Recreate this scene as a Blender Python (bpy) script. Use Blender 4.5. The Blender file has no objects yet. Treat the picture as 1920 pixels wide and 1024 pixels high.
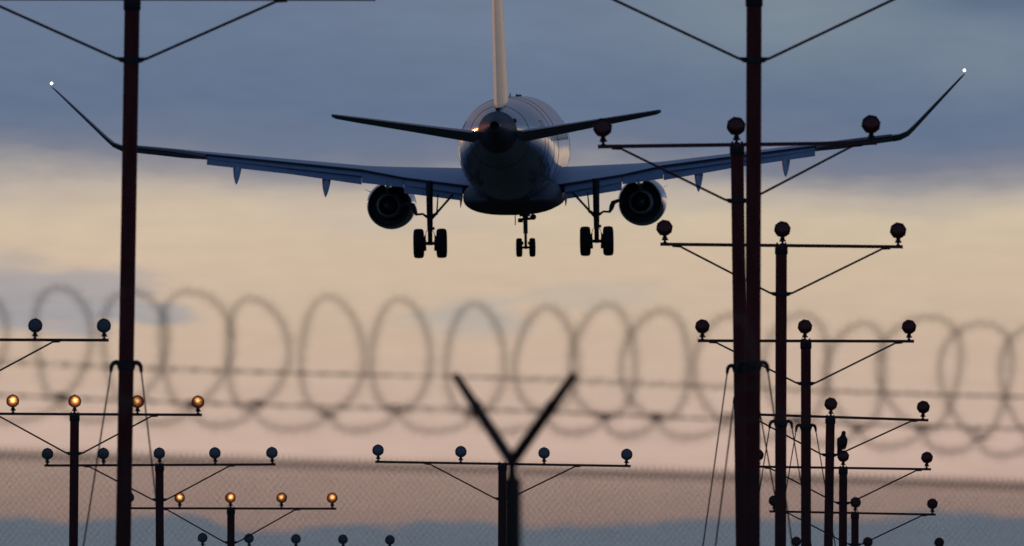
import bpy, math, random
from mathutils import Vector, Matrix, Quaternion
R = math.radians
random.seed(7)
sc = bpy.context.scene
col = sc.collection

# ------------------------------------------------------------------ camera model
F = 33900.0                       # focal length in photo pixels (1920 wide)
HY = 1898.0                       # image row of the horizon
CAMZ = 1.7
PITCH = math.atan((HY - 512.0) / F)
CAM = Vector((0, 0, CAMZ))
_cp, _sp = math.cos(PITCH), math.sin(PITCH)

def P(px, py, D):
    """world point at distance D seen at photo pixel (px, py)"""
    u = (px - 960.0) / F
    v = (512.0 - py) / F
    return CAM + Vector((u * D, (_cp - v * _sp) * D, (_sp + v * _cp) * D))

def s2l(c):
    c = c / 255.0
    return c / 12.92 if c <= 0.04045 else ((c + 0.055) / 1.055) ** 2.4

def rgb(r, g, b):
    return (s2l(r), s2l(g), s2l(b), 1.0)

# ------------------------------------------------------------------ materials
def mat(name, base, rough=0.5, metal=0.0, coat=0.0, coat_rough=0.05, noise=0.0, nscale=3.0,
        bump=0.0, bscale=2.0, spec=0.5, base2=None, emis=None, estr=0.0, stretch=(1, 1, 1)):
    m = bpy.data.materials.new(name)
    m.use_nodes = True
    nt = m.node_tree
    b = nt.nodes["Principled BSDF"]
    b.inputs["Base Color"].default_value = (*base, 1)
    b.inputs["Roughness"].default_value = rough
    b.inputs["Metallic"].default_value = metal
    b.inputs["Coat Weight"].default_value = coat
    b.inputs["Coat Roughness"].default_value = coat_rough
    b.inputs["Specular IOR Level"].default_value = spec
    if emis:
        b.inputs["Emission Color"].default_value = (*emis, 1)
        b.inputs["Emission Strength"].default_value = estr
    tc = nt.nodes.new("ShaderNodeTexCoord")
    mp = nt.nodes.new("ShaderNodeMapping")
    mp.inputs["Scale"].default_value = stretch
    nt.links.new(tc.outputs["Object"], mp.inputs["Vector"])
    if noise > 0:
        n = nt.nodes.new("ShaderNodeTexNoise")
        n.inputs["Scale"].default_value = nscale
        n.inputs["Detail"].default_value = 6
        n.inputs["Roughness"].default_value = 0.6
        r = nt.nodes.new("ShaderNodeValToRGB")
        r.color_ramp.elements[0].position = 0.35
        r.color_ramp.elements[1].position = 0.68
        b2 = base2 if base2 else tuple(c * (1 - noise) for c in base)
        r.color_ramp.elements[0].color = (*b2, 1)
        r.color_ramp.elements[1].color = (*base, 1)
        nt.links.new(mp.outputs[0], n.inputs["Vector"])
        nt.links.new(n.outputs["Fac"], r.inputs["Fac"])
        nt.links.new(r.outputs["Color"], b.inputs["Base Color"])
    if bump > 0:
        n2 = nt.nodes.new("ShaderNodeTexNoise")
        n2.inputs["Scale"].default_value = bscale
        n2.inputs["Detail"].default_value = 3
        bp = nt.nodes.new("ShaderNodeBump")
        bp.inputs["Strength"].default_value = 1.0
        bp.inputs["Distance"].default_value = bump
        nt.links.new(mp.outputs[0], n2.inputs["Vector"])
        nt.links.new(n2.outputs["Fac"], bp.inputs["Height"])
        nt.links.new(bp.outputs["Normal"], b.inputs["Normal"])
        nt.links.new(bp.outputs["Normal"], b.inputs["Coat Normal"])
    return m

M = {}
M['pole'] = mat("painted_pole", (0.215, 0.052, 0.046), 0.8, spec=0.15, noise=0.45, nscale=9, stretch=(1, 1, 0.25))
M['bar'] = mat("painted_bar", (0.17, 0.050, 0.040), 0.55, noise=0.35, nscale=12)
M['clamp'] = mat("dark_galvanised_clamp", (0.045, 0.055, 0.06), 0.55, metal=0.3, noise=0.4, nscale=30)
M['wire'] = mat("guy_cable", (0.07, 0.05, 0.04), 0.7, metal=0.1)
M['lampcase'] = mat("lamp_housing", (0.02, 0.017, 0.018), 0.5, noise=0.4, nscale=40)
M['redcase'] = mat("red_lamp_housing", (0.06, 0.014, 0.013), 0.55, noise=0.4, nscale=40)
M['lens'] = mat("clear_lens_unlit", (0.18, 0.21, 0.26), 0.22, coat=0.6, bump=0.002, bscale=60, stretch=(0.3, 1, 4))
M['redlens'] = mat("red_lens", (0.17, 0.004, 0.005), 0.35, coat=0.4, noise=0.5, nscale=18)
M['concrete'] = mat("concrete", (0.32, 0.30, 0.28), 0.9, noise=0.3, nscale=6)

def lit_lens():
    m = bpy.data.materials.new("amber_lit_lens")
    m.use_nodes = True
    nt = m.node_tree
    b = nt.nodes["Principled BSDF"]
    b.inputs["Base Color"].default_value = (0.25, 0.10, 0.03, 1)
    b.inputs["Roughness"].default_value = 0.2
    tc = nt.nodes.new("ShaderNodeTexCoord")
    oi = nt.nodes.new("ShaderNodeObjectInfo")
    # hot spot: a lamp filament behind fluted glass, off centre by a random amount per lamp
    sub = nt.nodes.new("ShaderNodeVectorMath"); sub.operation = 'SUBTRACT'
    comb = nt.nodes.new("ShaderNodeCombineXYZ")
    mr = nt.nodes.new("ShaderNodeMapRange")
    mr.inputs["To Min"].default_value = -0.016; mr.inputs["To Max"].default_value = 0.012
    nt.links.new(oi.outputs["Random"], mr.inputs["Value"])
    nt.links.new(mr.outputs[0], comb.inputs["X"])
    comb.inputs["Z"].default_value = 0.014
    nt.links.new(tc.outputs["Object"], sub.inputs[0]); nt.links.new(comb.outputs[0], sub.inputs[1])
    sep = nt.nodes.new("ShaderNodeSeparateXYZ"); nt.links.new(sub.outputs[0], sep.inputs[0])
    def mth(op, a, bb=None, c=None):
        n = nt.nodes.new("ShaderNodeMath"); n.operation = op
        for i, v in enumerate((a, bb, c)):
            if v is None: continue
            if isinstance(v, (int, float)): n.inputs[i].default_value = v
            else: nt.links.new(v, n.inputs[i])
        return n.outputs[0]
    r2 = mth('ADD', mth('MULTIPLY', sep.outputs['X'], sep.outputs['X']), mth('MULTIPLY', sep.outputs['Z'], sep.outputs['Z']))
    r = mth('SQRT', r2)
    wob = nt.nodes.new("ShaderNodeTexNoise"); wob.inputs["Scale"].default_value = 1.0; wob.inputs["Detail"].default_value = 3
    mp = nt.nodes.new("ShaderNodeMapping"); mp.inputs["Scale"].default_value = (22, 22, 130)
    nt.links.new(tc.outputs["Object"], mp.inputs[0])
    off = nt.nodes.new("ShaderNodeVectorMath"); off.operation = 'ADD'
    cc = nt.nodes.new("ShaderNodeCombineXYZ"); nt.links.new(mth('MULTIPLY', oi.outputs["Random"], 37.0), cc.inputs[0])
    nt.links.new(mp.outputs[0], off.inputs[0]); nt.links.new(cc.outputs[0], off.inputs[1])
    nt.links.new(off.outputs[0], wob.inputs["Vector"])
    rr = mth('ADD', r, mth('MULTIPLY', mth('SUBTRACT', wob.outputs["Fac"], 0.5), 0.075))
    cr = nt.nodes.new("ShaderNodeValToRGB")
    e = cr.color_ramp.elements
    e[0].position = 0.0; e[0].color = (2.2, 1.5, 0.75, 1)
    e[1].position = 1.0; e[1].color = (0.07, 0.02, 0.008, 1)
    for p, c in ((0.28, (1.9, 1.0, 0.32, 1)), (0.50, (0.80, 0.24, 0.045, 1)), (0.78, (0.20, 0.05, 0.012, 1))):
        x = e.new(p); x.color = c
    nt.links.new(mth('DIVIDE', rr, 0.09), cr.inputs[0])
    nt.links.new(cr.outputs[0], b.inputs["Emission Color"])
    st = mth('ADD', mth('MULTIPLY', oi.outputs["Random"], 0.7), 0.85)
    nt.links.new(st, b.inputs["Emission Strength"])
    return m
M['litlens'] = lit_lens()

M['fence_post'] = mat("weathered_post", (0.09, 0.06, 0.045), 0.7, noise=0.3, nscale=20)
M['fence_wire'] = mat("rusty_mesh_wire", (0.10, 0.075, 0.055), 0.65, metal=0.3, noise=0.4, nscale=8)
M['razor'] = mat("razor_tape", (0.24, 0.15, 0.09), 0.45, metal=0.6, noise=0.4, nscale=10)

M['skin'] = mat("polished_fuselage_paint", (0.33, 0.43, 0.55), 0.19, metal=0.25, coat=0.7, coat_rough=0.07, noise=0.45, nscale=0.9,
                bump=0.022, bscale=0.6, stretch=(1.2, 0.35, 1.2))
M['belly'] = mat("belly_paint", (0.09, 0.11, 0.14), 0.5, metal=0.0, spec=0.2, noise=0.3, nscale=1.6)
M['fin'] = mat("fin_paint", (0.34, 0.28, 0.19), 0.22, metal=0.25, coat=0.1, coat_rough=0.15, noise=0.12, nscale=1.4,
               stretch=(1, 0.2, 2), bump=0.004, bscale=0.8)
M['wing'] = mat("wing_grey_paint", (0.50, 0.62, 0.80), 0.36, metal=0.15, coat=0.4, coat_rough=0.25, noise=0.18, nscale=0.9,
                stretch=(0.5, 2.5, 1))
M['flap'] = mat("flap_paint", (0.33, 0.44, 0.62), 0.45, noise=0.15, nscale=1.2)
M['aileron_shade'] = mat("aileron_underside_shade", (0.07, 0.08, 0.095), 0.5, noise=0.3, nscale=2)  # shade of the outer wing's underside put into the whole aileron's colour
M['stab'] = mat("tailplane_paint", (0.26, 0.30, 0.36), 0.4, noise=0.25, nscale=2, coat=0.2)
M['nacelle'] = mat("nacelle_paint", (0.32, 0.38, 0.46), 0.16, metal=0.5, coat=0.9, coat_rough=0.06)
M['inner'] = mat("engine_interior", (0.12, 0.13, 0.15), 0.45, metal=0.4)
M['core'] = mat("engine_core_metal", (0.60, 0.64, 0.70), 0.45, metal=0.1, noise=0.3, nscale=4)
M['gear'] = mat("gear_metal", (0.035, 0.038, 0.045), 0.5, metal=0.3)
M['tyre'] = mat("tyre_rubber", (0.014, 0.014, 0.015), 0.8)
M['glass'] = mat("dark_window", (0.015, 0.017, 0.022), 0.35, spec=0.2)
M['navlight'] = mat("navigation_light_glass", (0.9, 0.9, 0.85), 0.3, emis=(1.0, 0.97, 0.86), estr=9.0)
M['feather'] = mat("dark_plumage", (0.028, 0.026, 0.028), 0.75, noise=0.5, nscale=60)
M['beak'] = mat("beak_horn", (0.06, 0.05, 0.03), 0.5)
M['ground'] = mat("dry_grass_ground", (0.12, 0.12, 0.085), 0.95, noise=0.5, nscale=0.25, spec=0.0, base2=(0.07, 0.062, 0.042),
                  bump=0.05, bscale=3)

# ------------------------------------------------------------------ mesh builder
class MB:
    def __init__(s):
        s.v = []; s.f = []; s.mi = []; s.cur = 0
    def add(s, vs, fs):
        o = len(s.v)
        s.v += [tuple(v) for v in vs]
        s.f += [tuple(i + o for i in f) for f in fs]
        s.mi += [s.cur] * len(fs)
    def box(s, c, d, rot=None):
        x, y, z = (k / 2 for k in d)
        vs = [Vector((a * x, b * y, e * z)) for a in (-1, 1) for b in (-1, 1) for e in (-1, 1)]
        if rot is not None: vs = [rot @ v for v in vs]
        c = Vector(c)
        s.add([v + c for v in vs], [(0, 1, 3, 2), (4, 6, 7, 5), (0, 4, 5, 1), (2, 3, 7, 6), (0, 2, 6, 4), (1, 5, 7, 3)])
    def loft(s, rings, caps=True, closed=False):
        n = len(rings[0]); vs = [p for r in rings for p in r]; fs = []
        m = len(rings)
        for i in range(m if closed else m - 1):
            a = i * n; b = ((i + 1) % m) * n
            for j in range(n):
                k = (j + 1) % n
                fs.append((a + j, a + k, b + k, b + j))
        if caps and not closed:
            fs.append(tuple(reversed(range(n)))); fs.append(tuple(range((m - 1) * n, m * n)))
        s.add(vs, fs)
    def path(s, pts, rs, n=10, caps=True, closed=False):
        pts = [Vector(p) for p in pts]
        if not isinstance(rs, (list, tuple)): rs = [rs] * len(pts)
        rings = []; prev = None; m = len(pts)
        for i, p in enumerate(pts):
            if closed: t = pts[(i + 1) % m] - pts[i - 1]
            else: t = (pts[min(i + 1, m - 1)] - pts[max(i - 1, 0)])
            t.normalize()
            if prev is None:
                up = Vector((0, 0, 1)) if abs(t.z) < 0.9 else Vector((0, 1, 0))
                a = t.cross(up).normalized()
            else:
                a = (prev - t * prev.dot(t)).normalized()
            prev = a
            b = t.cross(a)
            rings.append([p + (a * math.cos(2 * math.pi * k / n) + b * math.sin(2 * math.pi * k / n)) * rs[i] for k in range(n)])
        s.loft(rings, caps, closed)
    def lathe(s, prof, origin=(0, 0, 0), axis=(0, 1, 0), n=32, caps=True):
        o = Vector(origin); ax = Vector(axis).normalized()
        up = Vector((0, 0, 1)) if abs(ax.z) < 0.9 else Vector((1, 0, 0))
        a = ax.cross(up).normalized(); b = ax.cross(a)
        rings = [[o + ax * h + (a * math.cos(2 * math.pi * k / n) + b * math.sin(2 * math.pi * k / n)) * r for k in range(n)] for h, r in prof]
        s.loft(rings, caps)
    def prism(s, poly, y0, y1):
        """polygon in XZ extruded along Y"""
        n = len(poly)
        s.add([(x, y0, z) for x, z in poly] + [(x, y1, z) for x, z in poly],
              [tuple(range(n)), tuple(reversed(range(n, 2 * n)))] + [(i, n + i, n + (i + 1) % n, (i + 1) % n) for i in range(n)])
    def mesh(s, name, mats, smooth=40):
        me = bpy.data.meshes.new(name)
        me.from_pydata(s.v, [], s.f); me.update()
        if not isinstance(mats, (list, tuple)): mats = [mats]
        for m in mats: me.materials.append(m)
        for p, i in zip(me.polygons, s.mi): p.material_index = i
        import bmesh
        bm = bmesh.new(); bm.from_mesh(me)
        bmesh.ops.recalc_face_normals(bm, faces=bm.faces)
        bm.to_mesh(me); bm.free()
        if smooth:
            for p in me.polygons: p.use_smooth = True
            me.set_sharp_from_angle(angle=R(smooth))
        return me
    def build(s, name, mats, parent=None, smooth=40, label=None):
        return link(name, s.mesh(name, mats, smooth), parent, label)

def link(name, me, parent=None, label=None):
    o = bpy.data.objects.new(name, me); col.objects.link(o)
    if parent is not None: o.parent = parent
    if label: o["label"] = label
    return o

def thing(name, label, cat, mtx=None, group=None):
    o = bpy.data.objects.new(name, None); col.objects.link(o)
    o.empty_display_size = 0.3
    if mtx is not None: o.matrix_world = mtx
    o["label"] = label; o["category"] = cat
    if group: o["group"] = group
    return o

# ------------------------------------------------------------------ ground
GZ = 1.45
def gz(x, y):
    t = min(max((y - 25) / 38.0, 0), 1)
    z = GZ * t * t * (3 - 2 * t)
    return z + 0.05 * math.sin(x * 0.21 + y * 0.13)
def build_ground():
    xs = [-6000, -2500, -1000, -400, -200] + list(range(-120, 121, 6)) + [200, 400, 1000, 2500, 6000]
    ys = [-1500, -500, -150, -50] + list(range(-20, 241, 5)) + list(range(260, 681, 30)) + [900, 1500, 3000, 6000]
    vs = [(x, y, gz(x, y)) for y in ys for x in xs]; n = len(xs)
    fs = [(j * n + i, j * n + i + 1, (j + 1) * n + i + 1, (j + 1) * n + i) for j in range(len(ys) - 1) for i in range(n - 1)]
    me = bpy.data.meshes.new("ground"); me.from_pydata(vs, [], fs); me.materials.append(M['ground'])
    for p in me.polygons: p.use_smooth = True
    o = link("ground", me); o["kind"] = "structure"; o["label"] = "dark dry grass airfield ground"
build_ground()

# ------------------------------------------------------------------ approach light towers
def lamp_meshes():
    out = {}
    for kind in ('red', 'white'):
        h = MB()
        h.lathe([(-0.050, 0.090), (-0.056, 0.095), (-0.056, 0.103), (-0.044, 0.106), (-0.034, 0.103), (-0.030, 0.097),
                 (0.0, 0.094), (0.04, 0.078), (0.075, 0.05), (0.095, 0.028), (0.12, 0.026)], n=36)
        for k in range(8 if kind == 'red' else 3):
            a = 2 * math.pi * (k + 0.25) / 8 if kind == 'red' else math.pi / 2 + 2 * math.pi * k / 3
            h.box((0.104 * math.cos(a), -0.044, 0.104 * math.sin(a)), (0.014, 0.026, 0.018),
                  Matrix.Rotation(-a, 3, 'Y'))
        out[kind + 'h'] = h.mesh('lamp', M['redcase'] if kind == 'red' else M['lampcase'])
    l = MB()
    l.lathe([(-0.052, 0.0880), (-0.060, 0.082), (-0.066, 0.065), (-0.070, 0.035), (-0.071, 0.004)], n=32)
    for k, m in (('red', 'redlens'), ('white', 'lens'), ('lit', 'litlens')):
        out[k + 'l'] = l.mesh('lens', M[m])
    m = MB()
    m.lathe([(-0.190, 0.030), (-0.180, 0.030), (-0.178, 0.017), (-0.158, 0.017), (-0.154, 0.033), (-0.136, 0.037),
             (-0.130, 0.026), (-0.126, 0.033), (-0.116, 0.034), (-0.104, 0.022), (-0.085, 0.026)], axis=(0, 0, 1), n=20)
    m.path([(-0.04, 0, -0.145), (0.045, 0, -0.145)], 0.012, 8)
    out['mount'] = m.mesh('lamp_mount', M['clamp'])
    return out
LM = lamp_meshes()
LAMP_H = 0.190

def put_lamp(root, inv, wp, kind, tilt=0.0, label=None, yaw=0.0):
    """wp: world position of the lamp head centre"""
    k = 'red' if kind == 'red' else 'white'
    o = link('lamp', LM[k + 'h'], root, label)
    o.location = inv @ wp
    o.rotation_euler = (R(-4 + tilt), R(random.uniform(-2, 2)), R(yaw + random.uniform(-3, 3)))
    ln = link('lens', LM[kind + 'l'], o)
    mt = link('lamp_mount', LM['mount'], o)
    mt.rotation_euler = (R(4 - tilt), 0, 0)
    return o

def tower(label, D, pole, bar, lamps, kind, half, brace_half, brace_y, guy_y=None, guys=None, group=None, r=0.0745, lit=(), lamp_labels=None):
    """pole=(x at bar, x at row 1024); bar=(xl,yl,xr,yr) photo pixels of the bar ends; lamps=[(x,y)]"""
    xl, yl, xr, yr = bar
    xt = pole[0]
    def bary(x): return yl + (yr - yl) * (x - xl) / (xr - xl)
    yt = bary(xt)
    T = P(xt, yt, D)
    slope = (pole[1] - pole[0]) / max(1024 - yt, 200) if pole[2] is None else pole[2]
    gzv = gz(T.x, T.y)
    ybase = HY + (CAMZ - gzv) * F / D
    Bp = P(xt + slope * (ybase - yt), ybase, D)
    Bp.y = T.y; Bp.z = gz(Bp.x, Bp.y)
    ax = (T - Bp)
    L = ax.length
    q = Vector((0, 0, 1)).rotation_difference(ax.normalized())
    mtx = Matrix.Translation(Bp) @ q.to_matrix().to_4x4()
    root = thing('approach_light_tower', label, 'light tower', mtx, group)
    inv = mtx.inverted()
    def lp(px, py, dd=0.0):
        w = P(px, py, D)
        w.y += (T.y - w.y) + dd       # keep everything on the tower's own plane
        return inv @ w
    pl = MB()
    pl.lathe([(0.0, r), (L - 0.03, r), (L - 0.02, r * 0.97)], axis=(0, 0, 1), n=28)
    pl.build('pole', M['pole'], root)
    bp = MB(); bp.box((0, 0, 0.03), (0.42, 0.42, 0.06)); bp.lathe([(0.06, 0.11), (0.16, 0.11), (0.18, 0.085)], axis=(0, 0, 1), n=20)
    for sx in (-1, 1):
        for sy in (-1, 1): bp.lathe([(0.05, 0.018), (0.11, 0.018)], origin=(sx * 0.16, sy * 0.16, 0), axis=(0, 0, 1), n=8)
    bp.build('base_plate', M['concrete'], root)
    # crossbar: square tube across the pole head, end caps open slightly proud
    a = lp(xl, yl); b = lp(xr, yr)
    cb = MB()
    d = (b - a).normalized()
    rot = Vector((1, 0, 0)).rotation_difference(d).to_matrix()
    cb.box((a + b) / 2, ((b - a).length, 0.042, 0.042), rot)
    for e in (a, b): cb.box(e, (0.012, 0.048, 0.048), rot)
    cb.build('crossbar', M['bar'], root)
    # head clamp
    hc = MB()
    hc.lathe([(L - 0.115, r + 0.006), (L - 0.11, r + 0.010), (L - 0.024, r + 0.010), (L - 0.022, r * 0.5)], axis=(0, 0, 1), n=24)
    for sx in (-1, 1):
        hc.path([(sx * 0.055, -0.03, L - 0.02), (sx * 0.055, -0.03, L + 0.04)], 0.008, 8)
        hc.path([(sx * 0.055, 0.03, L - 0.02), (sx * 0.055, 0.03, L + 0.04)], 0.008, 8)
        hc.box((sx * 0.055, 0, L + 0.028), (0.026, 0.09, 0.008))
    hc.build('head_clamp', M['clamp'], root)
    # brace collar and braces
    zb = (lp(xt, brace_y)).z
    bc = MB()
    bc.lathe([(zb - 0.032, r + 0.002), (zb - 0.030, r + 0.009), (zb + 0.022, r + 0.009), (zb + 0.024, r + 0.002)], axis=(0, 0, 1), n=24)
    bc.prism([(-0.150, zb + 0.022), (0.150, zb + 0.022), (0.147, zb + 0.008), (0.105, zb - 0.026), (0.07, zb - 0.034), (-0.07, zb - 0.034), (-0.105, zb - 0.026), (-0.147, zb + 0.008)], -0.022, 0.022)
    for sx in (-1, 1): bc.path([(sx * 0.125, -0.035, zb), (sx * 0.125, 0.035, zb)], 0.012, 8)
    bc.build('brace_collar', M['clamp'], root)
    mid = lp(xt, yt)
    for sx in (-1, 1):
        br = MB()
        t = mid + d * (sx * brace_half); t.z -= 0.030
        s0 = Vector((sx * 0.135, -0.012, zb + 0.004))
        t2 = mid + d * (sx * (brace_half + 0.11)); t2.z -= 0.028
        s0.y = t.y = t2.y = 0.0
        br.path([s0, t - (t - s0).normalized() * 0.03, t, t2], [0.0135, 0.0135, 0.012, 0.008], 8)
        br.build('brace', M['bar'], root)
    # guy collar with curved hooks and cables
    if guy_y is not None:
        zg = lp(xt, guy_y).z
        gc = MB()
        gc.lathe([(zg - 0.07, r + 0.002), (zg - 0.05, r + 0.008), (zg - 0.02, r + 0.016), (zg + 0.028, r + 0.016), (zg + 0.032, r + 0.002)], axis=(0, 0, 1), n=24)
        for ang in (0, 180, 90):
            rm = Matrix.Rotation(R(ang), 3, 'Z')
            pts = [Vector(p) for p in ((0.07, 0, zg + 0.004), (0.100, 0, zg + 0.012), (0.125, 0, zg + 0.002), (0.140, 0, zg - 0.022), (0.145, 0, zg - 0.055), (0.148, 0, zg - 0.085))]
            gc.path([rm @ p for p in pts], [0.028, 0.025, 0.024, 0.022, 0.019, 0.014], 10)
        gc.build('guy_collar', M['clamp'], root)
        for ang, sl in ((180, guys[0]), (0, guys[1]), (90, 0.17)):
            rm = Matrix.Rotation(R(ang), 3, 'Z')
            w = MB(); z0 = zg - 0.08
            pts = []
            for k in range(13):
                f = k / 12
                sag = 0.05 * math.sin(math.pi * f)
                pts.append(rm @ Vector((0.148 + sl * z0 * f - sag, 0, z0 * (1 - f))))
            w.path(pts, 0.0078, 6)
            w.build('guy_wire', M['wire'], root, label=None)
    # lamps
    for i, (lx, ly) in enumerate(lamps):
        on_bar = P(lx, bary(lx), D)
        w = on_bar.copy(); w.z += LAMP_H + 0.018
        w.x = P(lx, ly, D).x
        w.y = T.y
        put_lamp(root, inv, w, 'lit' if i in lit else ('red' if kind == 'red' else 'white'), tilt=random.uniform(-2, 2),
                 label=(lamp_labels or {}).get(i))
    return root, mtx, T

G_R = 'towers of the red lamp row at right'
G_C = 'towers of the five-lamp row at lower left'
G_N = 'two nearest towers cut off by the top edge'
def xlamps(xt, y0, D, offs, tilt=0): return [(xt + o * F / D, y0) for o in offs]

# the two nearest towers: four-lamp bars just above the frame
D0 = 176.0
s = F / D0
tower('nearest maroon tower at left, bar just above the photo, wires flaring from a collar midway', D0, (248, 232, None),
      (248 - 2.36 * s, -3.5, 248 + 2.36 * s, -2.5), xlamps(248, -38, D0, (-2.29, -0.76, 0.76, 2.29)), 'white', 2.36, 1.40, 112, 683, (0.162, 0.155), G_N)
tower('nearest maroon tower at right, bar above the photo, standing before the red lamp row', D0, (1414, 1410, None),
      (1414 - 2.36 * s, -9.0, 1414 + 2.36 * s, -11.0), xlamps(1414, -45, D0, (-2.29, -0.76, 0.76, 2.29)), 'white', 2.36, 1.40, 112, 683, (0.145, 0.165), G_N)

# red side row
red = [
    (206.3, (1382, 1391, 0.0125), (1122, 275, 1643, 268), [(1130, 244), (1380, 242), (1633, 238)], 376, 688, (0.172, 0.185),
     'red lamp tower just behind the right foreground pole, its bar crossing the wing'),
    (236.8, (1465, 1463, None), (1239, 458, 1692, 463), [(1246, 433), (1467, 437), (1684, 438)], 551, 792, (0.175, 0.185),
     'second red lamp tower, bar just below the right engine'),
    (267.3, (1511, 1511, None), (1309, 639, 1713, 640), [(1317, 616), (1509, 619), (1704, 616)], 719, 799, (0.185, 0.185),
     'third red lamp tower, bar level with the tops of the razor wire coils'),
    (297.8, (1557, 1553, None), (1377, 776, 1740, 788), [(1386, 757), (1558, 761), (1731, 767)], 853, None, None,
     'fourth red lamp tower, its bar sloping down right, pole just left of the bird'),
    (328.2, (1581, 1580, None), (1413, 875, 1745, 880), [(1421, 857), (1581, 857), (1738, 861)], 943, None, None,
     'fifth red lamp tower, the one with a bird perched on its centre lamp'),
    (358.7, (1603, 1603, None), (1443, 959, 1754, 965), [(1451, 941), (1604, 946), (1748, 947)], 1021, None, None,
     'sixth red lamp tower, short pole low at right, bar one step below the bird tower'),
    (389.2, (1626, 1626, None), (1487, 1034, 1766, 1036), [(1493, 1017), (1627, 1018), (1761, 1018)], 1092, None, None,
     'farthest red lamp tower, only its three lamps peeking over the bottom edge at right'),
]
bird_anchor = None
for D, pole, bar, lamps, by, gy, guys, lab in red:
    rt, mx, T = tower(lab, D, pole, bar, lamps, 'red', 1.58, 1.32, by, gy, guys, G_R)
    if 'bird perched' in lab:
        bird_anchor = P(1581, 878, D) + Vector((0, 0, LAMP_H + 0.018)); bird_anchor.y = T.y

# centre row, five white lamps each
amber = 'lamp glowing amber'
cen = [
    (267.3, (-61, -62, None), (-327, 636, 203, 638), [(-320, 615), (-192, 615), (-63, 615), (66, 615), (195, 615)], 719, (),
     'tower cut off by the left edge, showing a bar end with two unlit lamps'),
    (297.8, (140, 138, None), (-98, 775.5, 378, 778), [(-92, 757), (24, 757), (140, 757), (258, 757), (371, 760)], 850, (0, 1, 2, 3, 4),
     'amber lit tower behind the left foreground pole, higher of the two lit bars'),
    (328.2, (299, 300, None), (84, 873, 516, 871), [(89, 855), (194, 855), (299, 854), (403, 854), (510, 854)], 937, (),
     'tower with five unlit grey lamps, bar between the two amber lit bars'),
    (358.7, (433, 433, None), (236, 953, 630, 954), [(242, 936), (337, 936), (432, 937), (528, 937), (623, 936)], 1017, (1, 2, 3, 4),
     'amber lit tower low at left, lower of the two lit bars'),
    (389.2, (555, 555, None), (373, 1027, 738, 1031), [(380, 1012), (467, 1013), (555, 1013), (643, 1014), (731, 1015)], 1090, (),
     'tower at the bottom edge left of centre, five small unlit lamps'),
]
for D, pole, bar, lamps, by, lit, lab in cen:
    tower(lab, D, pole, bar, lamps, 'white', 2.09, 1.26, by, None, None, G_C, lit=lit, lamp_labels={i: amber for i in lit})
tower('lone tower at bottom centre with four unlit lamps, behind the Y-shaped fence post', 331.0, (942, 941, None),
      (704, 866, 1182, 874), [(709, 849), (864, 852), (1020, 855), (1175, 856)], 'white', 2.34, 1.32, 935, None, None, None)

# ------------------------------------------------------------------ bird on the fifth red tower's centre lamp
def build_bird(c):
    root = thing('bird', 'dark upright bird perched on the centre red lamp of the fifth red tower', 'bird', Matrix.Translation(c + Vector((0, 0, 0.105))))
    zz = -0.105
    b = MB()
    sp = [(-0.080, 0.105, 0.020, 0.028, 0.007), (-0.077, 0.095, 0.050, 0.036, 0.010), (-0.070, 0.078, 0.095, 0.040, 0.016), (-0.058, 0.055, 0.135, 0.050, 0.032),
          (-0.038, 0.025, 0.175, 0.070, 0.056), (-0.022, 0.005, 0.225, 0.088, 0.076), (-0.016, -0.008, 0.285, 0.093, 0.084), (-0.013, -0.012, 0.335, 0.080, 0.074),
          (-0.004, -0.012, 0.370, 0.055, 0.054), (0.003, -0.012, 0.400, 0.040, 0.042), (0.008, -0.018, 0.428, 0.040, 0.046), (0.010, -0.018, 0.450, 0.036, 0.042),
          (0.010, -0.016, 0.466, 0.022, 0.026), (0.010, -0.015, 0.472, 0.006, 0.008)]
    n = 20
    b.loft([[Vector((x + a * math.cos(t), y + d * math.sin(t), z + zz)) for t in (2 * math.pi * k / n for k in range(n))] for x, y, z, a, d in sp])
    b.build('body', M['feather'], root, smooth=60)
    for sx in (-1, 1):
        w = MB()
        rings = []
        for f, a, d in ((0, 0.02, 0.03), (0.15, 0.028, 0.062), (0.4, 0.03, 0.07), (0.65, 0.024, 0.055), (0.85, 0.015, 0.03), (1, 0.004, 0.007)):
            z = 0.345 - 0.215 * f + zz
            cx = -0.015 + sx * (0.068 - 0.004 * f) - 0.018 * f * f
            cy = 0.0 + 0.075 * f * f
            rings.append([Vector((cx + a * math.cos(t), cy + d * math.sin(t), z)) for t in (2 * math.pi * k / 14 for k in range(14))])
        w.loft(rings)
        w.build('wing', M['feather'], root, smooth=60)
        lg = MB()
        lg.path([(-0.02 + sx * 0.028, 0.0, 0.17 + zz), (-0.015 + sx * 0.025, -0.01, 0.13 + zz), (-0.01 + sx * 0.024, -0.03, 0.112 + zz)], [0.016, 0.008, 0.006], 8)
        for tx in (-0.016, 0, 0.016):
            lg.path([(-0.01 + sx * 0.024, -0.03, 0.112 + zz), (-0.01 + sx * 0.024 + tx, -0.062, 0.106 + zz)], [0.006, 0.003], 6)
        lg.build('leg', M['beak'], root)
    k = MB(); k.path([(0.016, -0.052, 0.438 + zz), (0.024, -0.072, 0.432 + zz), (0.027, -0.078, 0.420 + zz)], [0.013, 0.008, 0.002], 8)
    k.build('beak', M['beak'], root)
build_bird(bird_anchor)

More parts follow.
